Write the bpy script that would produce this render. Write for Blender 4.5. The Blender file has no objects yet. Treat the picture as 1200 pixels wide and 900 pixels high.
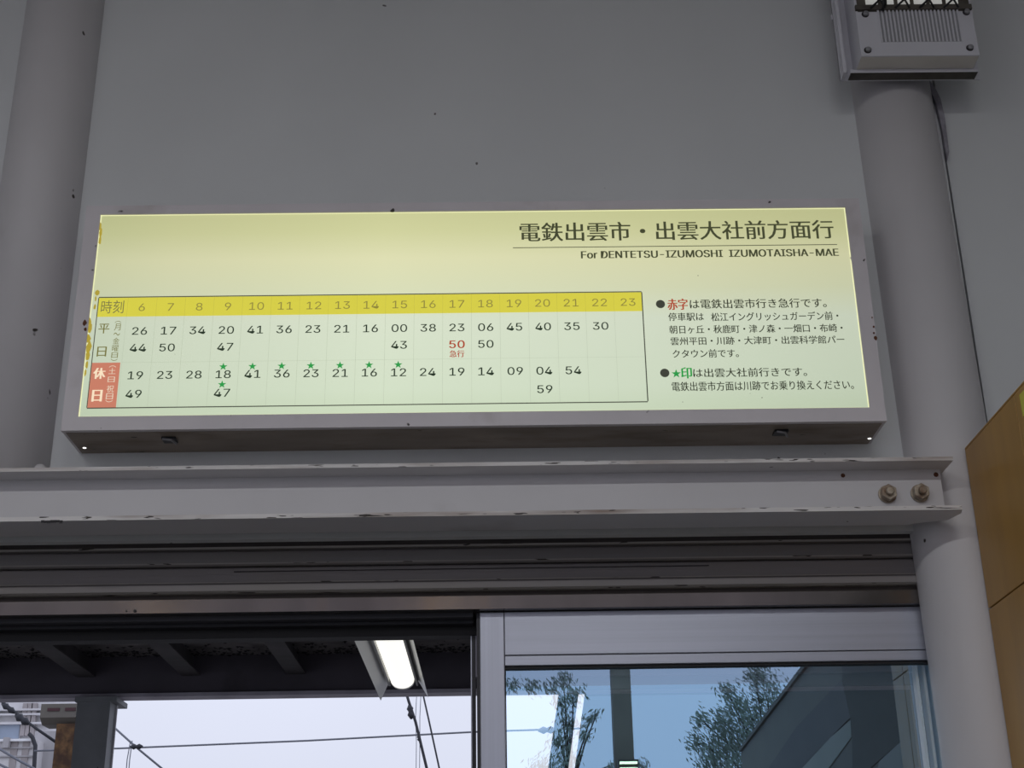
import bpy, bmesh, math, random
from mathutils import Vector, Matrix
random.seed(7)
C = bpy.context.scene.collection

# ------------------------------------------------------------------ camera
FPX, PITCH, ROLL, YAW = 1652.24, .3977, -.0167, .0136
EYE = Vector((.7854, -2.5097, 1.5))
cp, sp = math.cos(PITCH), math.sin(PITCH)
FWD = Vector((math.sin(YAW)*cp, math.cos(YAW)*cp, sp))
_R = Vector((math.cos(YAW), -math.sin(YAW), 0)); _U = _R.cross(FWD)
RGT = _R*math.cos(ROLL) + _U*math.sin(ROLL)
UPV = -_R*math.sin(ROLL) + _U*math.cos(ROLL)
cd = bpy.data.cameras.new('camera'); cam = bpy.data.objects.new('camera', cd); C.objects.link(cam)
m = Matrix((RGT, UPV, -FWD)).transposed().to_4x4(); m.translation = EYE
cam.matrix_world = m
cd.sensor_width = 36; cd.lens = FPX/1200*36; cd.clip_start = .05; cd.clip_end = 300
bpy.context.scene.camera = cam
sc = bpy.context.scene
sc.view_settings.view_transform = 'Standard'; sc.view_settings.look = 'None'
sc.view_settings.exposure = 0; sc.view_settings.gamma = 1
# ------------------------------------------------------------------ sky (flat overcast)
w = bpy.data.worlds.new('overcast'); sc.world = w; w.use_nodes = True
nt = w.node_tree; N = nt.nodes; L = nt.links; N.clear()
tc = N.new('ShaderNodeTexCoord'); sx = N.new('ShaderNodeSeparateXYZ'); L.new(tc.outputs['Generated'], sx.inputs[0])
rp = N.new('ShaderNodeValToRGB'); L.new(sx.outputs['Z'], rp.inputs[0])
rp.color_ramp.elements[0].color = (.60, .63, .74, 1); rp.color_ramp.elements[0].position = 0
rp.color_ramp.elements[1].color = (.82, .86, 1.04, 1); rp.color_ramp.elements[1].position = .5
nz = N.new('ShaderNodeTexNoise'); nz.inputs['Scale'].default_value = 2.2; nz.inputs['Detail'].default_value = 3
L.new(tc.outputs['Generated'], nz.inputs[0])
mr = N.new('ShaderNodeMapRange'); mr.inputs[3].default_value = .90; mr.inputs[4].default_value = 1.12
L.new(nz.outputs[0], mr.inputs[0])
vm = N.new('ShaderNodeVectorMath'); vm.operation = 'SCALE'
L.new(rp.outputs[0], vm.inputs[0]); L.new(mr.outputs[0], vm.inputs['Scale'])
bg = N.new('ShaderNodeBackground'); bg.inputs[1].default_value = 1.12; L.new(vm.outputs[0], bg.inputs[0])
wo = N.new('ShaderNodeOutputWorld'); L.new(bg.outputs[0], wo.inputs[0])

def at(px, py, y):
    """pixel -> point on the vertical plane at depth y"""
    d = FWD + RGT*((px-600)/FPX) - UPV*((py-450)/FPX)
    return EYE + d*((y-EYE.y)/d.y)

# ------------------------------------------------------------------ materials
MATS = {}
def mat(name, col, rough=.6, metal=0, emit=None, es=1, var=.06, vscale=6, stretch=(1,1,1), specks=0, speck_col=(.03,.022,.016), speck_scale=22,
        stain=0, stain_col=(.16,.12,.08), stain_scale=3, bump=0, bscale=60, spec=.5):
    if name in MATS: return MATS[name]
    M = bpy.data.materials.new(name); M.use_nodes = True; t = M.node_tree; n = t.nodes; l = t.links
    b = n['Principled BSDF']; b.inputs['Roughness'].default_value = rough; b.inputs['Metallic'].default_value = metal
    b.inputs['Specular IOR Level'].default_value = spec
    tcn = n.new('ShaderNodeTexCoord'); mp = n.new('ShaderNodeMapping'); l.new(tcn.outputs['Object'], mp.inputs[0]); mp.inputs['Scale'].default_value = stretch
    def noise(scale, det=4, src=mp):
        q = n.new('ShaderNodeTexNoise'); q.inputs['Scale'].default_value = scale; q.inputs['Detail'].default_value = det
        l.new(src.outputs[0], q.inputs[0]); return q
    c = n.new('ShaderNodeRGB'); c.outputs[0].default_value = (*col, 1); cur = c.outputs[0]
    if var:
        q = noise(vscale); r = n.new('ShaderNodeMapRange'); r.inputs[1].default_value = .3; r.inputs[2].default_value = .7
        r.inputs[3].default_value = 1-var; r.inputs[4].default_value = 1+var; l.new(q.outputs[0], r.inputs[0])
        v = n.new('ShaderNodeVectorMath'); v.operation = 'SCALE'; l.new(cur, v.inputs[0]); l.new(r.outputs[0], v.inputs['Scale']); cur = v.outputs[0]
    def mask(scale, lo, hi, col2, det=3):
        nonlocal cur
        q = noise(scale, det); r = n.new('ShaderNodeMapRange'); r.inputs[1].default_value = lo; r.inputs[2].default_value = hi; l.new(q.outputs[0], r.inputs[0])
        x = n.new('ShaderNodeMix'); x.data_type = 'RGBA'; l.new(r.outputs[0], x.inputs['Factor']); l.new(cur, x.inputs['A']); x.inputs['B'].default_value = (*col2, 1)
        cur = x.outputs['Result']
    if stain: mask(stain_scale, 1-stain-.12, 1-stain+.18, stain_col, 6)
    if specks: mask(speck_scale, 1-specks, 1-specks+.02, speck_col, 2)
    l.new(cur, b.inputs['Base Color'])
    if emit: b.inputs['Emission Color'].default_value = (*emit, 1); b.inputs['Emission Strength'].default_value = es
    if bump:
        q = noise(bscale, 2); bp = n.new('ShaderNodeBump'); bp.inputs['Strength'].default_value = bump; bp.inputs['Distance'].default_value = .002
        l.new(q.outputs[0], bp.inputs['Height']); l.new(bp.outputs[0], b.inputs['Normal'])
    MATS[name] = M; return M

WALL = mat('wall_paint', (.67,.69,.70), .62, var=.035, vscale=2.5, specks=.235, speck_scale=26, speck_col=(.12,.11,.11), bump=.15, bscale=14)
PIPE = mat('column_paint', (.60,.585,.60), .5, var=.04, vscale=3, specks=.245, speck_scale=24, stain=.28, stain_col=(.33,.29,.26), stain_scale=2, bump=.1, bscale=20)
BEAM = mat('beam_paint', (.63,.62,.635), .5, var=.04, vscale=4, specks=.222, speck_scale=34, stain=.27, stain_col=(.27,.24,.21), stain_scale=3)
CHIP = mat('chipped_paint_edge', (.76,.74,.73), .55, var=.12, vscale=12, stretch=(.3,3,3), specks=.35, speck_scale=80, stain=.42, stain_col=(.25,.17,.13), stain_scale=14)
CHIPD = mat('chipped_shutter_edge', (.33,.31,.29), .6, var=.15, vscale=10, stretch=(.5,3,3), specks=.36, speck_scale=40)
SLAT = mat('shutter_paint', (.22,.205,.205), .6, var=.08, vscale=5, stretch=(.3,1,1), stain=.33, stain_col=(.2,.18,.15), stain_scale=5, specks=.25, speck_scale=30)
SIGNF = mat('sign_frame_paint', (.66,.625,.65), .45, var=.05, vscale=8, specks=.265, speck_scale=30, stain=.27, stain_col=(.3,.25,.22), stain_scale=6)
SIGNB = mat('sign_bottom_metal', (.30,.25,.21), .6, var=.2, vscale=6, stretch=(1,3,3), stain=.38, stain_col=(.16,.12,.09), stain_scale=9, specks=.27)
RAIL = mat('track_cover_steel', (.115,.105,.10), .17, .7, var=.2, vscale=5, stretch=(2,1,.3), stain=.33, stain_col=(.12,.09,.06), stain_scale=5)
ALU = mat('satin_aluminium', (.42,.44,.51), .38, .55, var=.06, vscale=8, stretch=(.15,1,14), bump=.05, bscale=80)
ALUV = mat('satin_aluminium_upright', (.44,.46,.53), .38, .55, var=.08, vscale=8, stretch=(14,1,.15))
BLK = mat('dark_anodised', (.02,.02,.026), .45, .2, var=.1)
GASK = mat('black_gasket', (.012,.012,.014), .6, var=0)
STEEL = mat('zinc_bolt', (.40,.35,.28), .45, .6, var=.3, vscale=60, stain=.45, stain_col=(.16,.09,.05), stain_scale=50)
RUST = mat('rust_spot', (.13,.05,.025), .9, var=.4, vscale=80)
WOOD = mat('varnished_panel', (.44,.235,.047), .38, var=.10, vscale=3, stretch=(6,6,.8), stain=.3, stain_col=(.33,.165,.035), stain_scale=2)
WOODJ = mat('panel_joint', (.05,.022,.008), .8, var=0)
YEL = mat('yellow_notice', (.62,.60,.06), .5, var=.03)
CANOPY = mat('canopy_soot_paint', (.13,.118,.115), .8, var=.3, vscale=4, stain=.42, stain_col=(.02,.018,.018), stain_scale=7)
CANB = mat('canopy_beam_paint', (.06,.052,.065), .7, var=.2, vscale=3, stain=.3, stain_col=(.02,.016,.02), stain_scale=4)
CANL = mat('canopy_flange_lit', (.36,.34,.39), .6, var=.2, vscale=6)  # paler than the web: the lit lip is put into the colour
GREYC = mat('grey_column_paint', (.20,.21,.22), .6, var=.12, vscale=8, specks=.28, speck_scale=30)
RUSTY = mat('rusty_steel', (.14,.075,.03), .9, var=.6, vscale=30, stain=.56, stain_col=(.05,.025,.014), stain_scale=11, bump=.4)
CREAM = mat('cream_cover', (.13,.118,.10), .6, var=.1, vscale=6, stain=.25)
CONC = mat('far_concrete', (.64,.63,.64), .85, var=.10, vscale=.6, stretch=(3,1,.5), stain=.30, stain_col=(.45,.43,.42), stain_scale=.8)
CONCD = mat('far_concrete_grey', (.40,.39,.40), .85, var=.12, vscale=1.2, stretch=(3,1,.5))
FGLASS = mat('far_window_glass', (.30,.36,.46), .15, var=.05)
PIPEF = mat('far_pipe', (.34,.31,.31), .7, var=.1)
WIRE = mat('overhead_wire', (.03,.032,.04), .5, .3, var=0)
WIREL = mat('overhead_wire_grey', (.16,.17,.2), .5, .3, var=0)
LAMPW = mat('lamp_reflector_white', (.62,.62,.58), .35, var=.04)
TUBE = mat('lit_tube_cover', (.8,.8,.75), .4, emit=(1,.98,.9), es=.95, var=0)
WARM = mat('warm_bulb', (.8,.7,.5), .4, emit=(1,.72,.38), es=30, var=0)
LITY = mat('lit_yellow_tube', (.8,.8,.5), .4, emit=(1,.93,.55), es=2.6, var=0)
FLOOR = mat('hall_floor', (.20,.19,.18), .7, var=.1)
CEIL = mat('hall_ceiling', (.6,.6,.6), .8, var=.05)
HWALL = mat('hall_wall', (.6,.6,.6), .7, var=.05)
GROUND = mat('track_ballast', (.22,.21,.20), .9, var=.25, vscale=4)
PLAT = mat('platform_slab', (.20,.19,.185), .9, var=.1)
LEAF = mat('leaf_green', (.24,.30,.23), .35, var=.4, vscale=3)
BARK = mat('bark', (.05,.04,.035), .9, var=.2)
POST = mat('brown_post_paint', (.13,.115,.10), .6, var=.08)
DARKW = mat('dark_sheeting', (.035,.04,.04), .6, var=.2)
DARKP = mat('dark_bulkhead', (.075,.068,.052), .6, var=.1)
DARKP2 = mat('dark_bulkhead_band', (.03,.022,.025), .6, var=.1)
FIXP = mat('fixture_paint', (.64,.64,.69), .5, var=.04, vscale=10, specks=.23, speck_scale=50)
FIXU = mat('fixture_underside', (.78,.74,.68), .6, var=.06, vscale=9)
FIXD = mat('fixture_dark', (.10,.09,.075), .8, var=.4, vscale=20, stain=.4, stain_col=(.04,.03,.025), stain_scale=20)  # dark brown for the rim, the mouth and the tray underside
SLOT = mat('slot_dark', (.035,.032,.035), .8, var=0)
SCREW = mat('screw_steel', (.34,.34,.36), .4, .6, var=.1)

def glass_mat():
    M = bpy.data.materials.new('reflective_glass'); M.use_nodes = True; t = M.node_tree; n = t.nodes; l = t.links; n.clear()
    tr = n.new('ShaderNodeBsdfTransparent'); tr.inputs[0].default_value = (.80,.77,.70,1)
    gl = n.new('ShaderNodeBsdfGlossy'); gl.inputs['Color'].default_value = (.285,.455,.60,1); gl.inputs['Roughness'].default_value = 0
    ad = n.new('ShaderNodeAddShader'); l.new(tr.outputs[0], ad.inputs[0]); l.new(gl.outputs[0], ad.inputs[1])
    o = n.new('ShaderNodeOutputMaterial'); l.new(ad.outputs[0], o.inputs[0]); return M
GLASS = glass_mat()

def sheet_mat():
    """backlit translucent sheet: aged yellower at the top, tube glow painted into its emission"""
    M = bpy.data.materials.new('backlit_sheet'); M.use_nodes = True; t = M.node_tree; n = t.nodes; l = t.links
    b = n['Principled BSDF']; b.inputs['Roughness'].default_value = .4; b.inputs['Base Color'].default_value = (.12,.125,.1,1)
    tcn = n.new('ShaderNodeTexCoord'); s = n.new('ShaderNodeSeparateXYZ'); l.new(tcn.outputs['Generated'], s.inputs[0])
    r = n.new('ShaderNodeValToRGB'); l.new(s.outputs['Z'], r.inputs[0]); e = r.color_ramp.elements
    e[0].position = 0; e[0].color = (.55,.65,.46,1); e[1].position = 1; e[1].color = (.56,.57,.28,1)
    x = e.new(.12); x.color = (.61,.70,.53,1)
    x = e.new(.45); x.color = (.65,.72,.56,1)
    x = e.new(.60); x.color = (.66,.69,.45,1)
    x = e.new(.76); x.color = (.70,.70,.42,1)
    x = e.new(.90); x.color = (.60,.61,.31,1)
    # tube fade towards the ends, painted into the emission
    r2 = n.new('ShaderNodeValToRGB'); l.new(s.outputs['X'], r2.inputs[0]); e = r2.color_ramp.elements
    e[0].color = (.86,.88,.86,1); e[1].color = (.88,.88,.88,1); x = e.new(.1); x.color = (.96,.96,.96,1); x = e.new(.38); x.color = (1.1,1.1,1.1,1); x = e.new(.75); x.color = (.98,.98,.98,1)
    mx = n.new('ShaderNodeVectorMath'); mx.operation = 'MULTIPLY'; l.new(r.outputs[0], mx.inputs[0]); l.new(r2.outputs[0], mx.inputs[1])
    l.new(mx.outputs[0], b.inputs['Emission Color']); b.inputs['Emission Strength'].default_value = .90
    return M
SHEET = sheet_mat()
def ink(name, col, e):
    M = mat(name, col, .6, emit=e, es=1, var=0); return M
INK = ink('grey_green_ink', (.05,.05,.04), (.028,.032,.020))
INKS = ink('olive_ink', (.1,.1,.04), (.16,.15,.045))
INKN = ink('time_ink', (.03,.035,.03), (.022,.035,.022))
INKT = ink('title_ink', (.06,.06,.05), (.055,.06,.03))
BAND = ink('yellow_band_print', (.3,.28,.02), (.58,.53,.05))
BANDT = ink('hour_ink', (.2,.18,.03), (.21,.18,.035))
REDC = ink('red_cell_print', (.25,.08,.05), (.50,.175,.11))
PALE = ink('pale_lettering', (.3,.25,.2), (.66,.56,.42))
REDI = ink('red_ink', (.2,.03,.02), (.33,.06,.028))
GRN = ink('green_ink', (.01,.15,.03), (.015,.27,.05))
GRID = ink('faint_grid_print', (.2,.22,.18), (.36,.41,.30))
YGRID = ink('faint_band_grid_print', (.2,.2,.05), (.44,.39,.04))
TAPE = ink('old_tape_residue', (.2,.15,.02), (.36,.28,.03))
LEAK = mat('light_leak', (1,1,1), .4, emit=(1,1,.95), es=2, var=0)

# ------------------------------------------------------------------ builders
class MB:
    def __init__(s): s.v = []; s.f = []; s.m = []; s.sm = []
    def add(s, vs, fs, mi=0, smooth=False):
        b = len(s.v); s.v += [tuple(v) for v in vs]
        for f in fs: s.f.append([i+b for i in f]); s.m.append(mi); s.sm.append(smooth)
        return s
    def box(s, x0, x1, y0, y1, z0, z1, mi=0):
        return s.add([(x0,y0,z0),(x1,y0,z0),(x1,y1,z0),(x0,y1,z0),(x0,y0,z1),(x1,y0,z1),(x1,y1,z1),(x0,y1,z1)],
              [(0,3,2,1),(4,5,6,7),(0,1,5,4),(1,2,6,5),(2,3,7,6),(3,0,4,7)], mi)
    def prism_x(s, prof, x0, x1, mis=None, mi=0):
        """prof: list of (y,z) closed, extruded along x"""
        n = len(prof); b = [(x0,y,z) for y,z in prof] + [(x1,y,z) for y,z in prof]
        for i in range(n):
            j = (i+1) % n; s.add([b[i],b[j],b[n+j],b[n+i]], [(3,2,1,0)], mis[i] if mis else mi)
        s.add(b, [tuple(range(n)), tuple(reversed(range(n,2*n)))], mi); return s
    def prism_y(s, prof, y0, y1, mi=0):
        n = len(prof); b = [(x,y0,z) for x,z in prof] + [(x,y1,z) for x,z in prof]
        return s.add(b, [tuple(range(n)), tuple(reversed(range(n,2*n)))] + [(i,n+i,n+(i+1)%n,(i+1)%n) for i in range(n)], mi)
    def tube(s, pts, r, n=10, mi=0, cap=True):
        pts = [Vector(p) for p in pts]; rs = r if isinstance(r,(list,tuple)) else [r]*len(pts); vs = []; fs = []
        for i,p in enumerate(pts):
            t = (pts[min(i+1,len(pts)-1)]-pts[max(i-1,0)]).normalized()
            a = t.cross(Vector((0,0,1)) if abs(t.z)<.9 else Vector((1,0,0))).normalized(); b = t.cross(a)
            for k in range(n):
                q = 2*math.pi*k/n; vs.append(p+(a*math.cos(q)+b*math.sin(q))*rs[i])
        for i in range(len(pts)-1):
            for k in range(n): fs.append((i*n+k, i*n+(k+1)%n, (i+1)*n+(k+1)%n, (i+1)*n+k))
        s.add(vs, fs, mi, True)
        if cap: s.add(vs[:n], [tuple(reversed(range(n)))], mi); s.add(vs[-n:], [tuple(range(n))], mi)
        return s
    def build(s, name, mats, parent=None, bevel=0, fixn=True):
        me = bpy.data.meshes.new(name); me.from_pydata(s.v, [], s.f)
        for q in (mats if isinstance(mats,(list,tuple)) else [mats]): me.materials.append(q)
        for p,mi,sm in zip(me.polygons, s.m, s.sm): p.material_index = mi; p.use_smooth = sm
        if fixn:
            bm = bmesh.new(); bm.from_mesh(me); bmesh.ops.remove_doubles(bm, verts=bm.verts, dist=1e-6)
            bmesh.ops.recalc_face_normals(bm, faces=bm.faces); bm.to_mesh(me); bm.free()
        o = bpy.data.objects.new(name, me); C.objects.link(o)
        if parent: o.parent = parent; o.matrix_parent_inverse = Matrix.Translation(-Vector(world_loc(parent)))
        if bevel:
            md = o.modifiers.new('bevel','BEVEL'); md.width = bevel; md.segments = 2; md.limit_method = 'ANGLE'; md.angle_limit = .6
        return o
def world_loc(o):
    v = Vector(o.location)
    if o.parent: v = v + o.matrix_parent_inverse.translation + Vector(world_loc(o.parent))
    return v
def thing(name, label, cat, loc=(0,0,0), group=None):
    o = bpy.data.objects.new(name, None); C.objects.link(o); o.location = loc; o.empty_display_size = .1
    o['label'] = label; o['category'] = cat
    if group: o['group'] = group
    return o
def struct(o): o['kind'] = 'structure'; return o
def sempty(name, loc=(0,0,0)):
    o = bpy.data.objects.new(name, None); C.objects.link(o); o.location = loc; o['kind'] = 'structure'; return o
def box(name, mt, parent, *a, bevel=0): return MB().box(*a).build(name, mt, parent, bevel)
def tag(o, label, cat, group=None):
    o['label'] = label; o['category'] = cat
    if group: o['group'] = group
    return o

# ------------------------------------------------------------------ the hall
FILL_W = 31
def mat_bar():
    M = TG.copy(); M.name = 'transom_bar_glass'; M.node_tree.nodes['Transparent BSDF'].inputs[0].default_value = (.9,.9,.92,1); return M
# platform-side wall, with the doorway below z 2.25
struct(MB().box(-3,1.725,0,.02,2.25,3.9).box(-3,-.95,0,.02,0,2.25).build('wall_front', WALL))
struct(MB().box(1.729,2.5,.0,.02,0,3.9).build('wall_front', WALL))
struct(MB().box(1.725,1.729,.012,.02,2.25,3.9).build('trim_1', GASK))
struct(MB().box(2.5,2.55,-5.2,.02,0,3.9).build('wall_right', HWALL))
struct(MB().box(-3.05,-3,-5.2,.02,0,3.9).build('wall_left', HWALL))
struct(MB().box(-3.05,2.55,-5.2,.02,3.9,3.95).build('ceiling', CEIL))
struct(MB().box(-3.05,2.55,-5.2,.3,-.05,0).build('floor', FLOOR))
struct(MB().box(-3,2.5,-5.2,-5.1,3.75,3.9).build('wall_back', HWALL))
t = sempty('window_2', (0,-5.1,2.9))
TG = bpy.data.materials.new('transom_glass'); TG.use_nodes = True; TG.node_tree.nodes.clear()
a = TG.node_tree.nodes.new('ShaderNodeBsdfTransparent'); a.inputs[0].default_value = (.80,.70,.70,1); o = TG.node_tree.nodes.new('ShaderNodeOutputMaterial'); TG.node_tree.links.new(a.outputs[0], o.inputs[0])


MB().add([(-2.9,-5.12,2.965),(2.45,-5.12,2.965),(2.45,-5.12,3.75),(-2.9,-5.12,3.75)], [(0,1,2,3)]).build('transom_pane', TG, t, fixn=False)
MB().add([(-2.9,-5.13,2.91),(2.45,-5.13,2.91),(2.45,-5.13,2.966),(-2.9,-5.13,2.966)], [(0,1,2,3)]).build('transom_bar', mat_bar(), t, fixn=False)

# ------------------------------------------------------------------ unseen hall lamps, added to brighten the interior
def hall_fill_lamp(x, y, label):
    t = thing('fill_lamp', label, 'lamp', (x,y,3.9))
    MB().box(x-.62,x+.62,y-.11,y+.11,3.84,3.9).build('housing', LAMPW, t)
    for dy in (-.05,.05): MB().tube([(x-.58,y+dy,3.82),(x+.58,y+dy,3.82)], .016, 10).build('tube', TUBE, t)
    ld = bpy.data.lights.new('fill_light','AREA'); ld.shape = 'RECTANGLE'; ld.size = 1.16; ld.size_y = .16; ld.energy = FILL_W; ld.color = (.99,1,1)
    lo = bpy.data.objects.new('fill_light', ld); C.objects.link(lo); lo.parent = t; lo.location = (0,0,-.10)
hall_fill_lamp(-1.2, -3.6, 'added fluorescent fill lamp on the hall ceiling, the left of two')
hall_fill_lamp(1.2, -3.6, 'added fluorescent fill lamp on the hall ceiling, the right of two')

# ------------------------------------------------------------------ steel columns
def column(x, z0, z1, label, lean=0):
    t = thing('steel_column', label, 'column', (x,.012,z0))
    b = MB().tube([(x+lean*(2.5-z),.013,z) for z in (z0,(z0+z1)/2,z1)], .0845, 48); b.build('pipe', PIPE, t)
    return t
t = column(-.135, 2.3455, 3.9, 'white painted round steel column standing on the beam left of the timetable')
MB().tube([(-.135,.013,2.3457),(-.135,.013,2.350)], .087, 40).build('weld_collar', PIPE, t)
nub = MB().tube([(-.030,-.115,2.345),(-.030,-.115,2.354),(-.030,-.115,2.359)], [.011,.011,.006], 8).build('bolt_cap', PIPE)
tag(nub, 'small white bolt cap on the beam beside the left column', 'bolt')
t = column(1.641, 0, 3.9, 'white painted round steel column reaching down beside the glass door', .011)
# gusset the beam is bolted to
MB().box(1.45,1.53,-.083,-.076,2.262,2.332).build('gusset_plate', BEAM, t)
# torn sealant above, beside the right-hand joint
s = MB()
pr_ = [at(1083,97,-.004), at(1088,96,-.004), at(1096,108,-.004), at(1101,118,-.004), at(1106,140,-.004), at(1111,180,-.004), at(1109,190,-.004), at(1102,150,-.004), at(1096,124,-.004), at(1091,112,-.004)]
s.prism_y([(p.x,p.z) for p in pr_], -.012, -.0005)
tag(s.build('sealant_strip', mat('old_sealant', (.30,.29,.33), .8, var=.4, vscale=40)), 'torn grey sealant strip hanging beside the top of the right column', 'sealant')

# ------------------------------------------------------------------ steel beam
t = thing('steel_beam', 'white painted steel beam with chipped flanges running under the timetable', 'beam', (-.7,-.09,2.246))
X0, X1 = -3.0, 1.605
zb, zt = 2.246, 2.345
MB().prism_x([(-.14,zt-.007),(-.14,zt),(-.04,zt),(-.04,zt-.007)], X0, X1-.001, mis=[1,1,0,0]).build('top_flange', [BEAM,CHIP], t)
# bottom flange: the end is cut back at the column
v = MB(); fz0, fz1 = zb, zb+.008
poly = [(X0,-.14),(1.607,-.14),(1.612,-.118),(1.60,-.078),(1.545,-.06),(1.535,-.05),(X0,-.05)]
n = len(poly); vs = [(x,y,fz0) for x,y in poly]+[(x,y,fz1) for x,y in poly]
v.add(vs, [tuple(reversed(range(n))), tuple(range(n,2*n))]); v.add(vs, [(0,1,n+1,n),(1,2,n+2,n+1)], 1); v.add(vs, [(i,(i+1)%n,n+(i+1)%n,n+i) for i in range(2,n)])
v.build('bottom_flange', [BEAM,CHIP], t)
MB().box(X0,X1-.012,-.092,-.085,zb+.008,zt-.007).build('web', BEAM, t)
for (px,py) in ((1040,579),(1078,578)):
    p = at(px,py,-.095); x, z = p.x, p.z
    b = MB().tube([(x,-.0925,z),(x,-.0955,z)], .0165, 24).build('washer', STEEL, t)
    hx = [(x+.0152*math.cos(math.pi/3*k+.5), z+.0152*math.sin(math.pi/3*k+.5)) for k in range(6)]
    MB().prism_y(hx, -.109, -.0955).build('nut', STEEL, t, bevel=.0012)
    MB().tube([(x,-.109,z),(x,-.1165,z),(x,-.118,z)], [.0075,.0075,.006], 12).build('bolt_shank', STEEL, t)
# chipped paint patch on the lower lip and rust marks
b = MB()
for k in range(7):
    q0 = at(48+k*3.6,611+random.random(), -.1405); b.box(q0.x,q0.x+.0055,-.1408,-.1399,q0.z-.0015-.002*random.random(),q0.z+.0025)
b.build('bare_patch', SLOT, t)
for px,py,r in ((988,557,.004),(1097,556,.0045)):
    p = at(px,py,-.0935); MB().tube([(p.x,-.0932,p.z),(p.x,-.0921,p.z)], r, 9).build('rust_mark', RUST, t)

# ------------------------------------------------------------------ shutter above the door
t = thing('roller_shutter', 'dusty grey roller shutter rolled up under the steel beam', 'shutter', (.3,.03,2.14))
XL, XR = -1.0, 1.62
def slat(z0, z1, lip):
    h = z1-z0; y = .036
    prof = [(y+.012,z1),(y+.003,z1),(y,z1-.003),(y-.002,z0+h*.45),(y-.001,z0+lip),(y-.009,z0+lip-.002),(y-.010,z0+.004),(y-.004,z0),(y+.012,z0)]
    return MB().prism_x(prof, XL, XR, mis=[0,0,0,0,1 if lip>.008 else 0,1,0,0,0])
slat(2.209,2.239,.004).build('slat', [SLAT,CHIPD], t)
slat(2.1725,2.207,.0045).build('slat', [SLAT,CHIPD], t)
MB().prism_x([(.05,2.2435),(.026,2.2435),(.026,2.2395),(.05,2.2395)], XL, XR, mis=[1,1,0,0]).build('edge_strip', [SLAT,CHIPD], t)
MB().prism_x([(.05,2.1725),(.027,2.1725),(.025,2.160),(.032,2.157),(.05,2.157)], XL, XR, mis=[1,1,0,0,0]).build('bottom_bar', [CHIPD,SLAT], t)
MB().box(XL,XR,.034,.05,2.193,2.1955).build('seam', SLAT, t)
MB().box(.3,1.18,.0315,.034,2.1975,2.1984).build('scratch', GASK, t)
MB().box(XL,XR,.045,.06,2.142,2.26).build('shadow_board', mat('shutter_gap_shade',(.07,.06,.055),.9,var=.2), t)  # dark sheet put in for the shade in the gaps between slats

# ------------------------------------------------------------------ doorway frame
t = sempty('trim_2', (.3,.08,2.1))
MB().prism_x([(.036,2.147),(.036,2.1225),(.12,2.1225),(.12,2.147)], XL, XR).build('track_cover', RAIL, t)
for px,py in ((148,716),(158,716)):
    p = at(px,py,.035); MB().tube([(p.x,.0365,p.z),(p.x,.0345,p.z)], .0016 if px<150 else .003, 8).build('screw_hole', GASK, t)
MB().box(XL,.741,.062,.088,2.114,2.1225).build('track_lip', BLK, t)
MB().box(XL,.741,.088,.112,2.1085,2.1225).build('track_lip', BLK, t)
MB().box(XL,1.66,.116,.15,2.092,2.1225).build('outer_header', mat('header_black',(.008,.008,.010),.6,var=0), t)
MB().box(XL,XL+.06,.03,.15,0,2.1225).build('jamb', ALUV, t)
# right jamb: ribbed aluminium profiles behind the glass
for k,(x,y0,y1) in enumerate(((1.559,.112,.122),(1.573,.112,.126),(1.586,.112,.130),(1.599,.112,.134))):
    MB().box(x,x+.005,y0-.012,y1,0,2.03).build('jamb_rib', mat('rib_pale',(.75,.78,.8),.4,var=.05), t)
MB().box(1.562,1.70,.134,.16,0,2.045).build('jamb', mat('jamb_alu_dark',(.035,.042,.045),.5,.3), t)

# sliding door leaf
t = sempty('door_1', (.752,.075,0))
LX0, LX1 = .7535, 1.62
MB().box(LX0,.7985,.058,.092,.02,2.1215).build('stile', ALUV, t, bevel=.0015)
MB().box(LX0-.006,LX0,.062,.09,.02,2.1215).build('edge_strip', BLK, t)
MB().box(.7990,LX1,.058,.092,2.0415,2.1215).build('top_rail', ALU, t, bevel=.001)
MB().box(.7990,LX1,.060,.090,2.0225,2.0405).build('glazing_bead', ALU, t, bevel=.001)
MB().box(.7990,LX1,.066,.086,2.018,2.0224).build('gasket', GASK, t)
MB().box(.7990,LX1,.058,.092,.02,.2).build('bottom_rail', ALU, t, bevel=.001)
MB().box(.7987,.8005,.066,.086,.2,2.018).build('gasket', GASK, t)
MB().box(1.62,1.65,.058,.092,.02,2.1215).build('stile', ALUV, t)
g = MB(); g.add([(.80,.076,.2),(1.62,.076,.2),(1.62,.076,2.02),(.80,.076,2.02)], [(0,1,2,3)]); g.build('glass_pane', GLASS, t, fixn=False)
# fixed frame standing behind the leaf
t = sempty('window_1', (.742,.13,0))
MB().box(.7375,.7445,.118,.145,.02,2.0915).build('stile', BLK, t)
MB().box(.7355,.7375,.120,.130,.02,2.0915).build('bright_edge', ALUV, t)
MB().box(.7445,1.57,.118,.135,2.014,2.0915).build('top_rail', mat('rail_back_alu',(.28,.27,.33),.5,.3), t)
MB().box(.80,1.57,.136,.146,1.992,2.0915).build('inner_rail', mat('rail_back_alu2',(.13,.15,.18),.5,.3), t)

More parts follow.
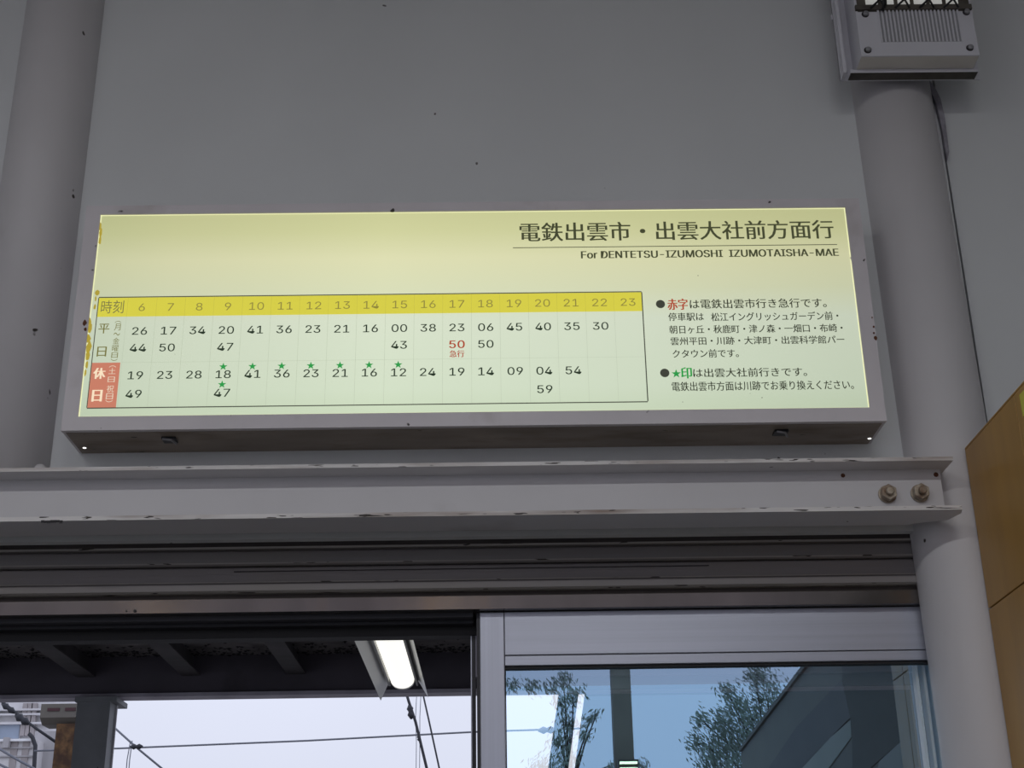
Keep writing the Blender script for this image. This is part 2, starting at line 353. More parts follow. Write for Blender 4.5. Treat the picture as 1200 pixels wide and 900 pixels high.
# ------------------------------------------------------------------ timetable light box
sg = thing('timetable_light_box', 'long backlit white and yellow train timetable box mounted above the door', 'sign', (.75,0,2.422))
YF = -.12
MB().box(.006,1.494,-.108,0,2.4225,2.884).box(.006,1.494,-.108,0,2.4223,2.424,).build('housing', [SIGNB], sg)
fr = MB(); z0, z1 = 2.4225, 2.8885; ix0, ix1, iz0, iz1 = .0285, 1.4715, 2.4495, 2.869
for a in ((0,1.5,z0,iz0),(0,1.5,iz1,z1),(0,ix0,iz0,iz1),(ix1,1.5,iz0,iz1)): fr.box(a[0],a[1],YF,-.109,a[2],a[3])
fr.build('front_frame', SIGNF, sg)
# painted side skins
MB().box(0,.0055,-.109,0,2.4235,2.8885).build('side_panel', SIGNF, sg)
MB().box(1.4945,1.5,-.109,0,2.4235,2.8885).build('side_panel', SIGNF, sg)
MB().box(0,1.5,-.109,0,2.8845,2.8885).build('top_panel', SIGNF, sg)
sh = MB().box(ix0-.002,ix1+.002,-.1160,-.113,iz0-.002,iz1+.002).build('display_panel', SHEET, sg)
for px in (197,912):
    d = FWD + RGT*((px-600)/FPX) - UPV*((511-450)/FPX); x = (EYE + d*((2.422-EYE.z)/d.z)).x
    l_ = MB().box(x-.013,x+.013,-.085,-.06,2.4175,2.4222).build('latch', mat('latch_steel',(.05,.05,.055),.35,.7), sg, bevel=.001)
    MB().tube([(x-.010,-.088,2.4165),(x+.006,-.086,2.4150),(x+.012,-.07,2.413)], .0022, 6).build('wire_loop', SCREW, l_)
for px,py in ((99,525),(1019,514)):
    d = FWD + RGT*((px-600)/FPX) - UPV*((py-450)/FPX); q = EYE + d*((2.422-EYE.z)/d.z)
    MB().tube([(q.x,q.y,2.4223),(q.x,q.y,2.4218)], .0033, 12).build('leak_hole', LEAK, sg)['label'] = 'small round hole leaking light'  # glowing disc drawn in for light leaking through
eg = MAT_EDGE = mat('edge_leak_glow', (.3,.3,.2), .5, emit=(.78,.80,.45), es=1, var=0)  # glowing strips drawn in for light leaking round the sheet
for a in ((ix0,ix0+.0016,iz0,iz1),(ix1-.0016,ix1,iz0,iz1),(ix0,ix1,iz0,iz0+.0014),(ix0,ix1,iz1-.0012,iz1)): MB().box(a[0],a[1],-.1172,-.1161,a[2],a[3]).build('edge_light_leak', eg, sh)
def blob(pts, name, mt, par, y0, y1):
    return MB().prism_y(pts, y0, y1).build(name, mt, par)
YS = -.1168    # just in front of the sheet
def S(px, py): p = at(px, py, YS); return p.x, p.z
tp = MB()
for px,py,w_,h_ in ((117,266,4,6),(118,272,3,9),(117,282,3,7),(114,343,5,4),(112,350,2,5),(111,360,3,4),(104,376,6,6),(105,385,7,9),(103,397,6,8),(104,407,6,8),(103,417,4,8),(102,428,3,6),(100,437,2,5)):
    x, z = S(px,py); k = 7; ph = random.random()
    pts = [(max(x+w_*.0008*math.cos(2*math.pi*i/k+ph)*(.7+.6*random.random()), .0285), z+h_*.0014*math.sin(2*math.pi*i/k+ph)*(.7+.6*random.random())) for i in range(k)]
    tp.prism_y(pts, YS-.0006, YS+.0005)
tp = tp.build('tape_residue', TAPE, sh); tp['kind'] = 'stuff'; tp['label'] = 'yellow brown residue of old tape'
for px,py,r in ((99,378,.0045),(100,386,.003),(1024,383,.002),(1026,396,.0035),(1022,372,.0015),(1024,390,.002)):
    p = at(px,py,-.1205); k = 8
    blob([(p.x+r*(.6+.5*random.random())*math.cos(2*math.pi*i/k), p.z+1.5*r*(.6+.5*random.random())*math.sin(2*math.pi*i/k)) for i in range(k)], 'rust_mark', RUST, sg, -.1206, -.1198)
blob([S(996,302),S(1000,299),S(1003,306),S(1002,312),S(999,308)], 'torn_edge', SIGNF, sh, YS-.0006, YS+.0004)

# ---- print on the sheet
import os
FONT = None
try:
    fp = os.path.join(bpy.utils.system_resource('DATAFILES'), 'fonts', 'Inter.woff2')
    if os.path.exists(fp): FONT = bpy.data.fonts.load(fp)      # Blender's own interface typeface
except Exception: FONT = None
def ptext(parts, par, name, mt):
    """parts: list of (string, x0, x1, zbottom, ztop, boldness): every string is fitted into its box"""
    o = None
    for s_, x0, x1, za, zc, bold in parts:
        b = MB()
        cu = bpy.data.curves.new('t','FONT'); cu.body = s_; cu.size = 1
        if FONT and s_.isascii(): cu.font = FONT
        cu.align_x = 'LEFT'; cu.resolution_u = 3;  cu.dimensions = '2D'; cu.fill_mode = 'FRONT'
        o = bpy.data.objects.new('t', cu); C.objects.link(o); bpy.context.view_layer.update()
        me = bpy.data.meshes.new_from_object(o.evaluated_get(bpy.context.evaluated_depsgraph_get()))
        xs = [v.co.x for v in me.vertices]; ys = [v.co.y for v in me.vertices]
        if xs:
            ax, bx, ay, by = min(xs), max(xs), min(ys), max(ys)
            if x1 is None:      # keep the letters' own proportions, x0 is the centre
                kz = (zc-za)/(by-ay); kx = kz*1.17; cxm = (ax+bx)/2
                vs = [(x0+(v.co.x-cxm)*kx, YS, za+(v.co.y-ay)*kz) for v in me.vertices]
            else:
                kx = (x1-x0)/(bx-ax); kz = (zc-za)/(by-ay)
                vs = [(x0+(v.co.x-ax)*kx, YS, za+(v.co.y-ay)*kz) for v in me.vertices]
            h = (zc-za)*bold*2.2     # stroke weight: the outline repeated a hair apart
            for dx in ((-h,-h/3,h/3,h) if bold > .004 else (0,)): b.add([(v[0]+dx,v[1],v[2]) for v in vs], [tuple(p.vertices) for p in me.polygons])
        bpy.data.objects.remove(o); bpy.data.curves.remove(cu); bpy.data.meshes.remove(me)
        o = b.build(name, mt, par, fixn=False)
    return o
def print_rect(b, x0, x1, za, zc, y=YS): return b.add([(x0,y,za),(x1,y,za),(x1,y,zc),(x0,y,zc)], [(0,1,2,3)])
def shift(o, dy): o.location.y += dy; return o

TX0, TX1, TZ0, TZ1 = .0425, 1.0655, 2.468, 2.691
HZ = 2.6515
PIT = .05383; C6 = .1245
cx_ = lambda k: C6 + PIT*k
LBX = .0965
b = MB(); print_rect(b, TX0, TX1, HZ, TZ1, YS+.0003); b.build('hour_band', BAND, sh, fixn=False)['label'] = 'yellow band behind the hours'
MIDZ = 2.5575
b = MB(); print_rect(b, TX0, .0945, TZ0, MIDZ, YS+.0003); b.build('holiday_cell', REDC, sh, fixn=False)['label'] = 'salmon red cell naming holidays'
b = MB()
print_rect(b, TX0-.0006, TX1+.0006, TZ1, TZ1+.0020); print_rect(b, TX0-.0006, TX1+.0006, TZ0-.0020, TZ0)
print_rect(b, TX0-.0016, TX0, TZ0, TZ1); print_rect(b, TX1, TX1+.0020, TZ0, TZ1); b.build('table_border', INK, sh, fixn=False)
b = MB(); c = MB()
for k in range(18):
    x = LBX + .0005 if k == 0 else cx_(k)-PIT/2
    print_rect(b, x, x+.0005, TZ0, HZ, YS+.0001); print_rect(MB(), x, x+.0005, HZ, TZ1, YS+.0001).build('band_line', YGRID, sh, fixn=False)
print_rect(b, LBX, TX1, MIDZ-.0004, MIDZ, YS+.0001)
b.build('grid_lines', GRID, sh, fixn=False);
hz = 2.6625
ptext([(str(6+k), cx_(k), None, hz, hz+.0158, .004) for k in range(18)], sh, 'hour_number', BANDT)
ptext([('時刻', .048, .0905, 2.6585, 2.6855, .003)], sh, 'header_text', INKS)
R1, R2, R3, R4 = 2.6135, 2.579, 2.5235, 2.4865; NH = .0158
wd = {0:('26','44'),1:('17','50'),2:('34',),3:('20','47'),4:('41',),5:('36',),6:('23',),7:('21',),8:('16',),9:('00','43'),10:('38',),11:('23',),12:('06','50'),13:('45',),14:('40',),15:('35',),16:('30',)}
ho = {0:('19','49'),1:('23',),2:('28',),3:('18','47'),4:('41',),5:('36',),6:('23',),7:('21',),8:('16',),9:('12',),10:('24',),11:('19',),12:('14',),13:('09',),14:('04','59'),15:('54',)}
ptext([(s_, cx_(k), None, r, r+NH, .006) for k,v_ in wd.items() for s_,r in zip(v_,(R1,R2))], sh, 'weekday_time', INKN)
ptext([(s_, cx_(k), None, r, r+NH, .006) for k,v_ in ho.items() for s_,r in zip(v_,(R3,R4))], sh, 'holiday_time', INKN)
o = ptext([('50', cx_(11), None, R2, R2+NH, .014), ('急行', cx_(11)-.0135, cx_(11)+.0135, R2-.0185, R2-.0045, .01)], sh, 'express_time', REDI); o['label'] = 'red printed express time'
def star(b, x, z, r):
    pts = [(x+(r if i%2==0 else r*.40)*math.sin(math.pi*i/5), YS, z+(r if i%2==0 else r*.40)*math.cos(math.pi*i/5)) for i in range(10)]
    MB().add([(x,YS,z)]+pts, [(0,1+(i+1)%10,1+i) for i in range(10)]).build('green_star', GRN, sh, fixn=False)
b = None
for k in range(3,10): star(b, cx_(k)-.001, 2.5467, .0082)
star(b, cx_(3)-.001, 2.5110, .0082)
sx_, sz_ = S(792.5,438); star(b, sx_, sz_, .0092)
# row captions
ptext([('平', .0475,.0675, 2.617,2.637,.006), ('日', .0495,.0665, 2.570,2.590,.006)], sh, 'weekday_caption', INKS)
ptext([(c_, .0765,.0885, z-h, z, .004) for c_,z,h in (('︵',2.6425,.004),('月',2.637,.014),('〜',2.6185,.006),('金',2.608,.013),('曜',2.593,.013),('日',2.578,.011),('︶',2.565,.004))], sh, 'weekday_note', INKS)
ptext([('休', .0475,.0685, 2.525,2.547,.022), ('日', .0495,.0665, 2.480,2.503,.024)], sh, 'holiday_caption', PALE)
ptext([(c_, .0745,.0875, z-h, z, .004) for c_,z,h in (('︵',2.5515,.004),('土',2.5465,.012),('日',2.529,.011),('祝',2.512,.014),('日',2.496,.012),('︶',2.4825,.004))], sh, 'holiday_note', PALE)
# title
def fit(s_, px0, px1, pyt, pyb, bold=.01):
    xa, zc = S(px0, pyt); xb, za = S(px1, pyb)
    zc = S((px0+px1)/2, pyt)[1]; za = S((px0+px1)/2, pyb)[1]
    return (s_, xa, xb, za, zc, bold)
ptext([fit('電鉄出雲市・出雲大社前方面行', 609, 978, 259.3, 281.3, .0085)], sh, 'title_text', INKT)
ptext([fit('For DENTETSU-IZUMOSHI  IZUMOTAISHA-MAE', 681, 983, 292.8, 301.4, .022)], sh, 'subtitle_text', INKT)
xa, za = S(601,290.3); xb, zb_ = S(981,286.6)
b = MB(); print_rect(b, xa, xb, (za+zb_)/2-.0008, (za+zb_)/2+.0008); b.build('title_rule', INKT, sh, fixn=False)
# notes
ptext([fit('は電鉄出雲市行き急行です。', 808, 969, 350, 361, .006),
       fit('停車駅は', 783, 825, 366.3, 376, .006), fit('松江イングリッシュガーデン前・', 833, 983, 365.6, 375.6, .006),
       fit('朝日ヶ丘・秋鹿町・津ノ森・一畑口・布崎・', 784, 988, 380.3, 390, .006),
       fit('雲州平田・川跡・大津町・出雲科学館パー', 785.5, 990, 394, 403.5, .006),
       fit('クタウン前です。', 788, 866, 409.3, 419, .006),
       fit('は出雲大社前行きです。', 812, 946, 431, 441.5, .006),
       fit('電鉄出雲市方面は川跡でお乗り換えください。', 787, 1001, 446.3, 457.3, .005)], sh, 'note_text', INK)
ptext([fit('赤字', 782, 806, 350, 363, .014)], sh, 'red_note_word', REDI)
ptext([fit('印', 798, 811, 430.5, 443.5, .014)], sh, 'green_note_word', GRN)
for px,py in ((774,356.3),(779,437)):
    x, z = S(px,py); MB().add([(x+.0086*math.cos(2*math.pi*i/24), YS, z+.0086*math.sin(2*math.pi*i/24)) for i in range(24)], [tuple(range(24))]).build('note_bullet', INK, sh, fixn=False)
b = MB()
for px,py,r in ((818,323,.0009),(893,466,.001),(800,471,.0008),(879,461,.0006),(205,415,.0006)):
    x, z = S(px,py); b.add([(x+r*math.cos(2*math.pi*i/8), YS, z+r*math.sin(2*math.pi*i/8)) for i in range(8)], [tuple(range(8))])
b.build('dirt_specks', INK, sh, fixn=False)['kind'] = 'stuff'

# ------------------------------------------------------------------ fixture on the right column
t = thing('wall_lamp_housing', 'white metal lamp housing with ribbed vent cover fixed high on the right column', 'lamp', (1.645,-.075,3.182))
# back tray (its dark underside shows below the cover)
bx = MB(); bx.box(1.502,1.789,-.092,-.089,3.182,3.60); bx.build('back_plate', FIXP, t)
MB().prism_x([(-.118,3.182),(-.118,3.190),(-.116,3.190),(-.116,3.184),(-.092,3.184),(-.092,3.182)], 1.517, 1.777, mis=[1,1,0,0,0,2], mi=0).build('bottom_tray', [FIXP,FIXP,FIXD], t)
MB().box(1.522,1.772,-.1155,-.094,3.1815,3.1835).build('underside_strip', FIXD, t)  # darker strip along the underside of the tray
MB().box(1.502,1.5035,-.10,-.089,3.182,3.60).build('edge_flange', FIXP, t)
MB().prism_y([(1.503,3.183),(1.509,3.183),(1.509,3.60),(1.503,3.60)], -.118, -.093).build('side_flange', FIXP, t)
# cover with bevelled lower edge
PF = -.158
v = MB(); zc0 = 3.190; x0c, x1c = 1.530, 1.768
zf0, zf1 = 3.192, 3.301
MB().prism_x([(PF,zf0),(PF,3.62),(-.092,3.62),(-.092,3.191),(-.118,3.1905)], x0c, x1c, mis=[0,0,0,0,1]).build('cover_body', [FIXP,FIXU], t)
# the recess above the vent plate is only coloured dark (open top part of the housing)
FZ = PF-.002
pl = MB(); pl.box(x0c,x1c,FZ,PF,3.1925,3.226); pl.box(x0c,1.574,FZ,PF,3.226,3.300); pl.box(1.740,x1c,FZ,PF,3.226,3.300); pl.build('vent_plate', FIXP, t)
nv = 22
rb0 = MB().box(1.574,1.5775,FZ-.001,PF-.0005,3.226,3.304).build('vent_rib', FIXP, t)
for k in range(1, nv):
    r = rb0.copy(); C.objects.link(r); r.parent = t; r.matrix_parent_inverse = rb0.matrix_parent_inverse.copy()
    r.location.x = rb0.location.x + (1.740-.0035-1.574)*k/(nv-1)
MB().box(1.574,1.740,PF-.0006,PF-.0002,3.226,3.302).build('vent_backing', mat('vent_shadow',(.33,.33,.35),.8,var=0), t)
for (x,z) in ((1.550,3.295),(1.757,3.298),(1.545,3.207),(1.752,3.2105)):
    s_ = MB().tube([(x,FZ,z),(x,FZ-.0045,z),(x,FZ-.006,z)], [.0058,.0058,.004], 14).build('screw', SCREW, t)
    MB().tube([(x-.0012,FZ+.0003,z-.0008),(x-.0012,FZ-.0015,z-.0008)], .0074, 14).build('screw_dark_disc', SLOT, s_)  # dark disc set off-centre behind the screw head
# the lamp mouth above the plate
MB().box(1.530,1.768,FZ-.004,PF,3.304,3.3155).build('mouth_rim', FIXD, t)
MB().box(1.535,1.765,PF-.001,PF-.0002,3.302,3.44).build('mouth_dark_sheet', FIXD, t)  # flat sheet, the darkness of an open mouth put into its colour
gl = MB()
for a,b_ in ((1.553,1.562),(1.572,1.588),(1.594,1.604),(1.612,1.618)): pass
for k in range(6):
    x = 1.553+.033*k; gl.box(x, x+.024, FZ-.002, PF-.0012, 3.3185, 3.36)
gl.build('reflector_strip', mat('reflector_glow',(.75,.75,.72),.3,emit=(.9,.9,.85),es=.25,var=.1), t)  # strip brightness put into the material as a faint glow
wr = MB()
for k in range(4):
    x = 1.56+.05*k; wr.tube([(x,FZ-.005,3.306),(x+.02,FZ-.007,3.325),(x+.045,FZ-.005,3.36)], .0022, 6)
    wr.tube([(x+.03,FZ-.005,3.306),(x+.02,FZ-.008,3.328),(x-.005,FZ-.005,3.36)], .002, 6)
wr.build('guard_wire', GASK, t)
MB().tube([(1.583,FZ-.004,3.301),(1.588,FZ-.01,3.312),(1.592,FZ-.006,3.345)], .005, 8).build('cable', GASK, t)
# small bracket behind
tb = MB().box(1.499,1.518,-.093,-.0895,3.333,3.345).box(1.5145,1.5175,-.096,-.0895,3.2,3.34)
tb.build('bracket', FIXP, t)

# ------------------------------------------------------------------ wooden side panel on the right
t = thing('wooden_partition', 'yellow brown varnished wood partition at the right edge beside the column', 'partition', (1.66,-.5,0))
PX = 1.650
def wp(y0, y1, z0, z1): return MB().box(PX,PX+.018,y0,y1,z0,z1).build('panel', WOOD, t, bevel=.0012)
ZT = 2.380
ysp = -.345
for y0,y1 in ((ysp+.001,-.076),(-.43,ysp-.001)):
    for z0,z1 in ((2.084,ZT),(1.48,2.0815),(.88,1.478),(.1,.878)): wp(y0,y1,z0,z1)
MB().box(PX+.006,PX+.03,-.43,-.08,.05,ZT-.002).build('backing', WOODJ, t)
MB().box(PX-.0005,PX+.03,-.43,-.078,ZT,ZT+.003).build('top_edge', WOOD, t)
ye = MB().box(PX-.002,PX-.0005,-.425,-.372,2.33,2.368).build('notice', YEL)
tag(ye, 'small yellow notice stuck on the brown wood partition', 'notice')

# ------------------------------------------------------------------ platform canopy outside
t = thing('platform_canopy', 'sooty dark platform canopy with rafters seen through the open door', 'canopy', (0,2.4,2.9))
MB().box(-5,6,.16,4.75,2.985,3.01).build('roof_deck', CANOPY, t)
r0 = MB().prism_y([(-.035,2.885),(.055,2.885),(.055,2.892),(.016,2.892),(.016,2.985),(.004,2.985),(.004,2.892),(-.035,2.892)], .2, 4.44).build('rafter', mat('rafter_soot',(.045,.04,.042),.8,var=.3,vscale=5,stain=.4,stain_col=(.02,.018,.018),stain_scale=6), t)
r0.location.x = -1.245
for k in range(-5, 12):
    if k == 0: continue
    r = r0.copy(); C.objects.link(r); r.parent = t; r.matrix_parent_inverse = r0.matrix_parent_inverse.copy(); r.location.x = -1.245 + .515*k
MB().box(-5,6,4.44,4.452,2.80,2.985).build('eave_beam_web', CANB, t)
MB().box(-5,6,4.42,4.52,2.782,2.80).build('eave_beam_flange', CANL, t)
gs = MB()
for i in range(1100):
    x = random.uniform(-2.2,1.1); y = 4.44-abs(random.gauss(0,.10)); r = random.uniform(.003,.011); n = 5; ph = random.random()*6
    up = [(x+r*random.uniform(.7,1.6)*math.cos(ph+2*math.pi*k/n), y+r*math.sin(ph+2*math.pi*k/n), 2.9848) for k in range(n)]
    gs.add(up+[(x,y,2.9848-r*random.uniform(.3,1))], [(k,(k+1)%n,n) for k in range(n)])
gs = gs.build('soot_clumps', mat('soot',(.012,.011,.012),.95,var=0), t); gs['kind'] = 'stuff'
struct(MB().box(-8,9,.3,5.2,-.08,-.01).build('floor_outside', PLAT))
struct(MB().box(-60,60,5.2,60,-1.3,-1.2).build('ground', GROUND))
struct(MB().box(-60,60,-60,-5.2,-.12,-.06).build('ground', PLAT))

t = thing('canopy_column', 'grey painted canopy column standing on the platform at the left', 'column', (-1.165,4.47,-.01))
MB().box(-1.252,-1.092,4.40,4.50,-.01,2.782).build('shaft', GREYC, t)
MB().box(-1.252,-1.083,4.50,4.51,-.01,2.782).build('rear_flange', mat('sky_lit_flange',(.7,.7,.72),.5), t)  # sky light on the column's right side painted as pale flange colour
MB().box(-1.262,-1.06,4.385,4.60,2.757,2.781).build('cap_plate', GREYC, t)

t = thing('rusty_post', 'rust covered steel post standing behind the grey canopy column', 'post', (-2.06,7,-1.2))
MB().box(-2.140,-1.985,7.0,7.012,-1.2,3.09).box(-2.07,-2.055,7.012,7.14,-1.2,3.09).box(-2.140,-1.985,7.14,7.152,-1.2,3.09).build('shaft', RUSTY, t)
t = thing('cream_crossbeam', 'cream coloured slotted crossbeam resting on the rusty post', 'beam', (-2.05,7,3.09))
MB().prism_x([(7.04,3.09),(6.98,3.128),(6.98,3.218),(7.2,3.218),(7.2,3.09)], -2.25, -1.93).build('body', CREAM, t)
for x0,x1 in ((-2.205,-2.125),(-2.088,-2.02)): MB().box(x0,x1,6.974,6.981,3.17,3.19).build('slot', mat('slot_red',(.07,.03,.035),.8,var=0), t)

# ------------------------------------------------------------------ platform lamp
t = thing('platform_lamp', 'lit fluorescent lamp with white reflector wings under the platform canopy', 'lamp', (.35,3.0,2.7))
y0, y1 = 1.75, 3.93
# wings: thin folded sheets, their ends cut to a point
def wing(xo, xi, zo, zi, y1, ye):
    th = .0015; b = MB()
    vs = [(xo,y0,zo),(xi,y0,zi),(xi,y1,zi),(xo,ye,zo)]; vs2 = [(x,y,z+th) for x,y,z in vs]
    b.add(vs+vs2, [(0,1,2,3),(7,6,5,4),(0,4,5,1),(1,5,6,2),(2,6,7,3),(3,7,4,0)]); return b
wing(.236,.296,2.70,2.752,3.93,4.16).build('reflector_wing', LAMPW, t)
wing(.462,.420,2.70,2.752,3.93,4.10).build('reflector_wing', LAMPW, t)
MB().box(.290,.424,y0,3.95,2.752,2.80).build('housing', LAMPW, t)
MB().box(.290,.300,y0,3.92,2.722,2.752).box(.416,.424,y0,3.92,2.722,2.752).build('side_lip', mat('lamp_lip_grey',(.25,.25,.25),.5,var=0), t)
pr2 = [(.358+.053*math.cos(math.pi*(1+k/16)), 2.735+.040*math.sin(math.pi*(1+k/16))) for k in range(17)]+[(.411,2.75),(.305,2.75)]
b = MB().prism_y(pr2, y0, 3.84)
b.build('tube_cover', TUBE, t)
b = MB().prism_y([(x+(.0 if z>2.74 else 0),z-.001) for x,z in pr2], 3.8405, 3.865); b.build('end_cap', LAMPW, t)
for y in (2.2,3.5): MB().tube([(.358,y,2.80),(.358,y,2.986)], .012, 8).build('hanger', BLK, t)

# ------------------------------------------------------------------ overhead wires
def wire(name, pts, r, mt, label, group=None, extra=None):
    t = thing(name, label, 'wire', tuple(at(*pts[0])), group)
    q = [at(*p) for p in pts]
    if name == 'drop_wire': q.append(Vector((q[-1].x,q[-1].y,-1.2)))
    MB().tube(q, r, 6).build('strand', mt, t)
    return t
def insul(t, px, py, y, d, r, L_, mt):
    p = at(px,py,y); d = Vector(d).normalized()
    MB().tube([p-d*L_/2, p-d*L_*.2, p, p+d*L_*.2, p+d*L_/2], [r*.3,r,r*.55,r,r*.3], 8).build('insulator', mt, t)
def wdir(a, b): return at(*b)-at(*a)
t = wire('span_wire', [(40,880,11),(140,877,11),(360,868,11),(560,857.5,11),(700,853,11)], .009, WIREL, 'long thin wire spanning sideways across the sky behind the door')
insul(t, 641, 855.5, 11, wdir((630,856,11),(652,855,11)), .036, .17, WIREL); insul(t, 160, 875, 11, (1,0,0), .028, .12, WIRE)
t = wire('support_wire', [(2,822,9),(40,852,9),(66,870,9),(110,884,9.6)], .012, WIRE, 'thick dark cable with a clamp descending at the far left before the building')
insul(t, 26, 843, 9, wdir((5,826,9),(65,869,9)), .036, .14, WIRE); insul(t, 10, 830, 9, wdir((5,826,9),(65,869,9)), .028, .14, WIRE)
wire('support_wire', [(131,850,11.2),(160,876,11.2),(200,909,11.2)], .011, WIREL, 'grey wire slanting down right from the grey canopy column')
wire('catenary_wire', [(-20,866,12),(20,890,12),(70,917,12)], .014, WIREL, 'upper of the two grey wires crossing the bottom left corner', None)
wire('catenary_wire', [(-20,886,12),(20,906,12),(60,930,12)], .014, WIREL, 'lower of the two grey wires crossing the bottom left corner', None)
t = wire('feeder_cable', [(476,812,9),(479,822,9),(487,846,9),(500,900,9),(508,935,9)], .013, WIRE, 'dark cable with insulator hanging below the platform lamp')
insul(t, 481, 834, 9, wdir((479,820,9),(483,850,9)), .028, .12, WIRE); insul(t, 491, 865, 9, wdir((479,820,9),(483,850,9)), .018, .05, WIRE)
wire('drop_wire', [(494,806,9.5),(503,846,9.5),(516,906,9.5),(522,935,9.5)], .0085, WIRE, 'thin dark wire just right of the insulator cable')
wire('drop_wire', [(489,800,20),(487,840,20),(488,870,20)], .006, WIREL, 'left of the two hair thin grey wires under the platform lamp')
wire('drop_wire', [(494,800,20),(492,840,20),(492,870,20)], .006, WIREL, 'right of the two hair thin grey wires under the platform lamp')
wire('drop_wire', [(153,868,20),(149,890,20),(147,915,20)], .008, WIREL, 'left of two faint upright wires right of the grey column')
wire('drop_wire', [(155,868,20),(152,890,20),(150,915,20)], .008, WIREL, 'right of two faint upright wires right of the grey column')

# ------------------------------------------------------------------ far building
t = thing('concrete_building', 'pale weathered concrete building across the tracks at the far left', 'building', (-11,30,-1.2))
def bx_px(name, mt, px0, px1, py0, py1, y, depth, par=None):
    a = at(px0,py0,y); b_ = at(px1,py1,y); return MB().box(min(a.x,b_.x),max(a.x,b_.x),y,y+depth,min(a.z,b_.z),max(a.z,b_.z)).build(name, mt, par or t)
MB().box(-17,at(112,850,30).x,30,31,-1.2,9.5).build('wall', CONC, t)
w1 = bx_px('window', CONC, -16, 23, 846, 867, 29.93, .06)
bx_px('pane', FGLASS, -15, 21.5, 848, 865.5, 29.9, .04, w1)
for py in (831,836.5,847): bx_px('ledge', CONC, -20, 55, py, py+1.0, 29.8, .2)
for px,wd_ in ((27,1),(33,1.2),(37.5,1.6)): bx_px('drain_pipe', PIPEF, px, px+wd_, 824, 862, 29.85, .1)
bl = bx_px('balcony', CONC, -20, 38, 868, 930, 28.4, 1.6); bx_px('coping', mat('coping_white',(.85,.86,.88),.7,var=.02), -20, 38.5, 866.3, 868.2, 28.3, 1.7, bl)
bx_px('balcony_return', CONCD, 4, 9, 864, 876, 28.2, .3)
bx_px('stair_tower', CONCD, 41, 72, 857, 950, 28.8, 1.2)
for py in (876,886): bx_px('ledge', CONCD, -20, 38, py, py+.8, 28.35, .06)
for px in (13.5,27): bx_px('joint', PIPEF, px, px+.5, 868, 930, 28.37, .04)
q = at(39,862,28.3); MB().tube([at(34,860,28.2),at(38,864,28.2),at(41.5,874,28.2),at(40,900,28.2),at(38,930,28.2)], .045, 8).build('hose', WIRE, t)

# ------------------------------------------------------------------ dark platform structure seen through the door glass
t = thing('louvred_screen', 'slanting dark louvred screen with stepped edge seen through the door glass', 'screen', (.9,4.6,-.01))
b = MB(); z = 2.83; dz = .040; k = 0
a0, a1 = at(653,815,4.62), at(641,900,4.62); c0 = at(679,815,4.62)
slope = (a0.x-a1.x)/(a0.z-a1.z)
while z > .05:
    xl = a0.x + slope*(z-a0.z); b.add([(xl,4.60,z-dz),(xl+.006,4.60,z),(xl+.105,4.60,z),(xl+.099,4.60,z-dz),(xl,4.66,z-dz),(xl+.006,4.66,z),(xl+.105,4.66,z),(xl+.099,4.66,z-dz)],
        [(0,1,2,3),(7,6,5,4),(0,4,5,1),(3,2,6,7),(0,3,7,4),(1,5,6,2)]); z -= dz
o = b.build('slats', DARKW, t); o['kind'] = 'stuff'
b = MB(); g0 = c0.x + .024
b.prism_y([(g0+slope*(.0-c0.z),0),(3.6,0),(3.6,2.83),(g0+slope*.05,2.83)], 4.60, 4.66); b.build('sheet_wall', DARKW, t)

# ------------------------------------------------------------------ street side of the hall (mirrored in the door glass)
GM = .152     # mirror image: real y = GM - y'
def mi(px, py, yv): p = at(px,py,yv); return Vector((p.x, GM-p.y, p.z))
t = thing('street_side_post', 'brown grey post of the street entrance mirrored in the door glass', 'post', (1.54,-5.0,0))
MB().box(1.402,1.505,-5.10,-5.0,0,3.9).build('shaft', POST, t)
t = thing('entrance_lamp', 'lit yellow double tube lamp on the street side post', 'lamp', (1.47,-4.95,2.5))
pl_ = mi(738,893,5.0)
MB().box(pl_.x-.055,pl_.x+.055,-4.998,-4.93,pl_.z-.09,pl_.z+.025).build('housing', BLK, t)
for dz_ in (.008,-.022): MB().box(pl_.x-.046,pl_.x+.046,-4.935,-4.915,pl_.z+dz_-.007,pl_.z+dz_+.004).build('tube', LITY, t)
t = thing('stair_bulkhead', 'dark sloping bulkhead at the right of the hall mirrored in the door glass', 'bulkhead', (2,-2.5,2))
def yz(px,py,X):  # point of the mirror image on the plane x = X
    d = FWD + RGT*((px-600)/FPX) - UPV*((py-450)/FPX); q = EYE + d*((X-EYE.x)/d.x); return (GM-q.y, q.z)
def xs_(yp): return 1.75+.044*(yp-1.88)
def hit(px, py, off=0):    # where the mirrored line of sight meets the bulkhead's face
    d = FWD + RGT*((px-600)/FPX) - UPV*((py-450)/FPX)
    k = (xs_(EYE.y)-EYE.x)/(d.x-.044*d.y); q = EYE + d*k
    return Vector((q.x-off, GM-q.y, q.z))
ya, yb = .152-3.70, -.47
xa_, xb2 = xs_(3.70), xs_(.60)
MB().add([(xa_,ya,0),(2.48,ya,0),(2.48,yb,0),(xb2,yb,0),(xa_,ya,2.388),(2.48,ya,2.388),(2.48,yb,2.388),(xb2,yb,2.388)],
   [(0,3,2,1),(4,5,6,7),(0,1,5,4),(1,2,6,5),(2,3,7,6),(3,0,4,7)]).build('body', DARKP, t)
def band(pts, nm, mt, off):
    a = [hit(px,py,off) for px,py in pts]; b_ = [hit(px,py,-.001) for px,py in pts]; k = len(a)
    MB().add(a+b_, [tuple(range(k)), tuple(reversed(range(k,2*k)))]+[(i,(i+1)%k,k+(i+1)%k,k+i) for i in range(k)]).build(nm, mt, t)
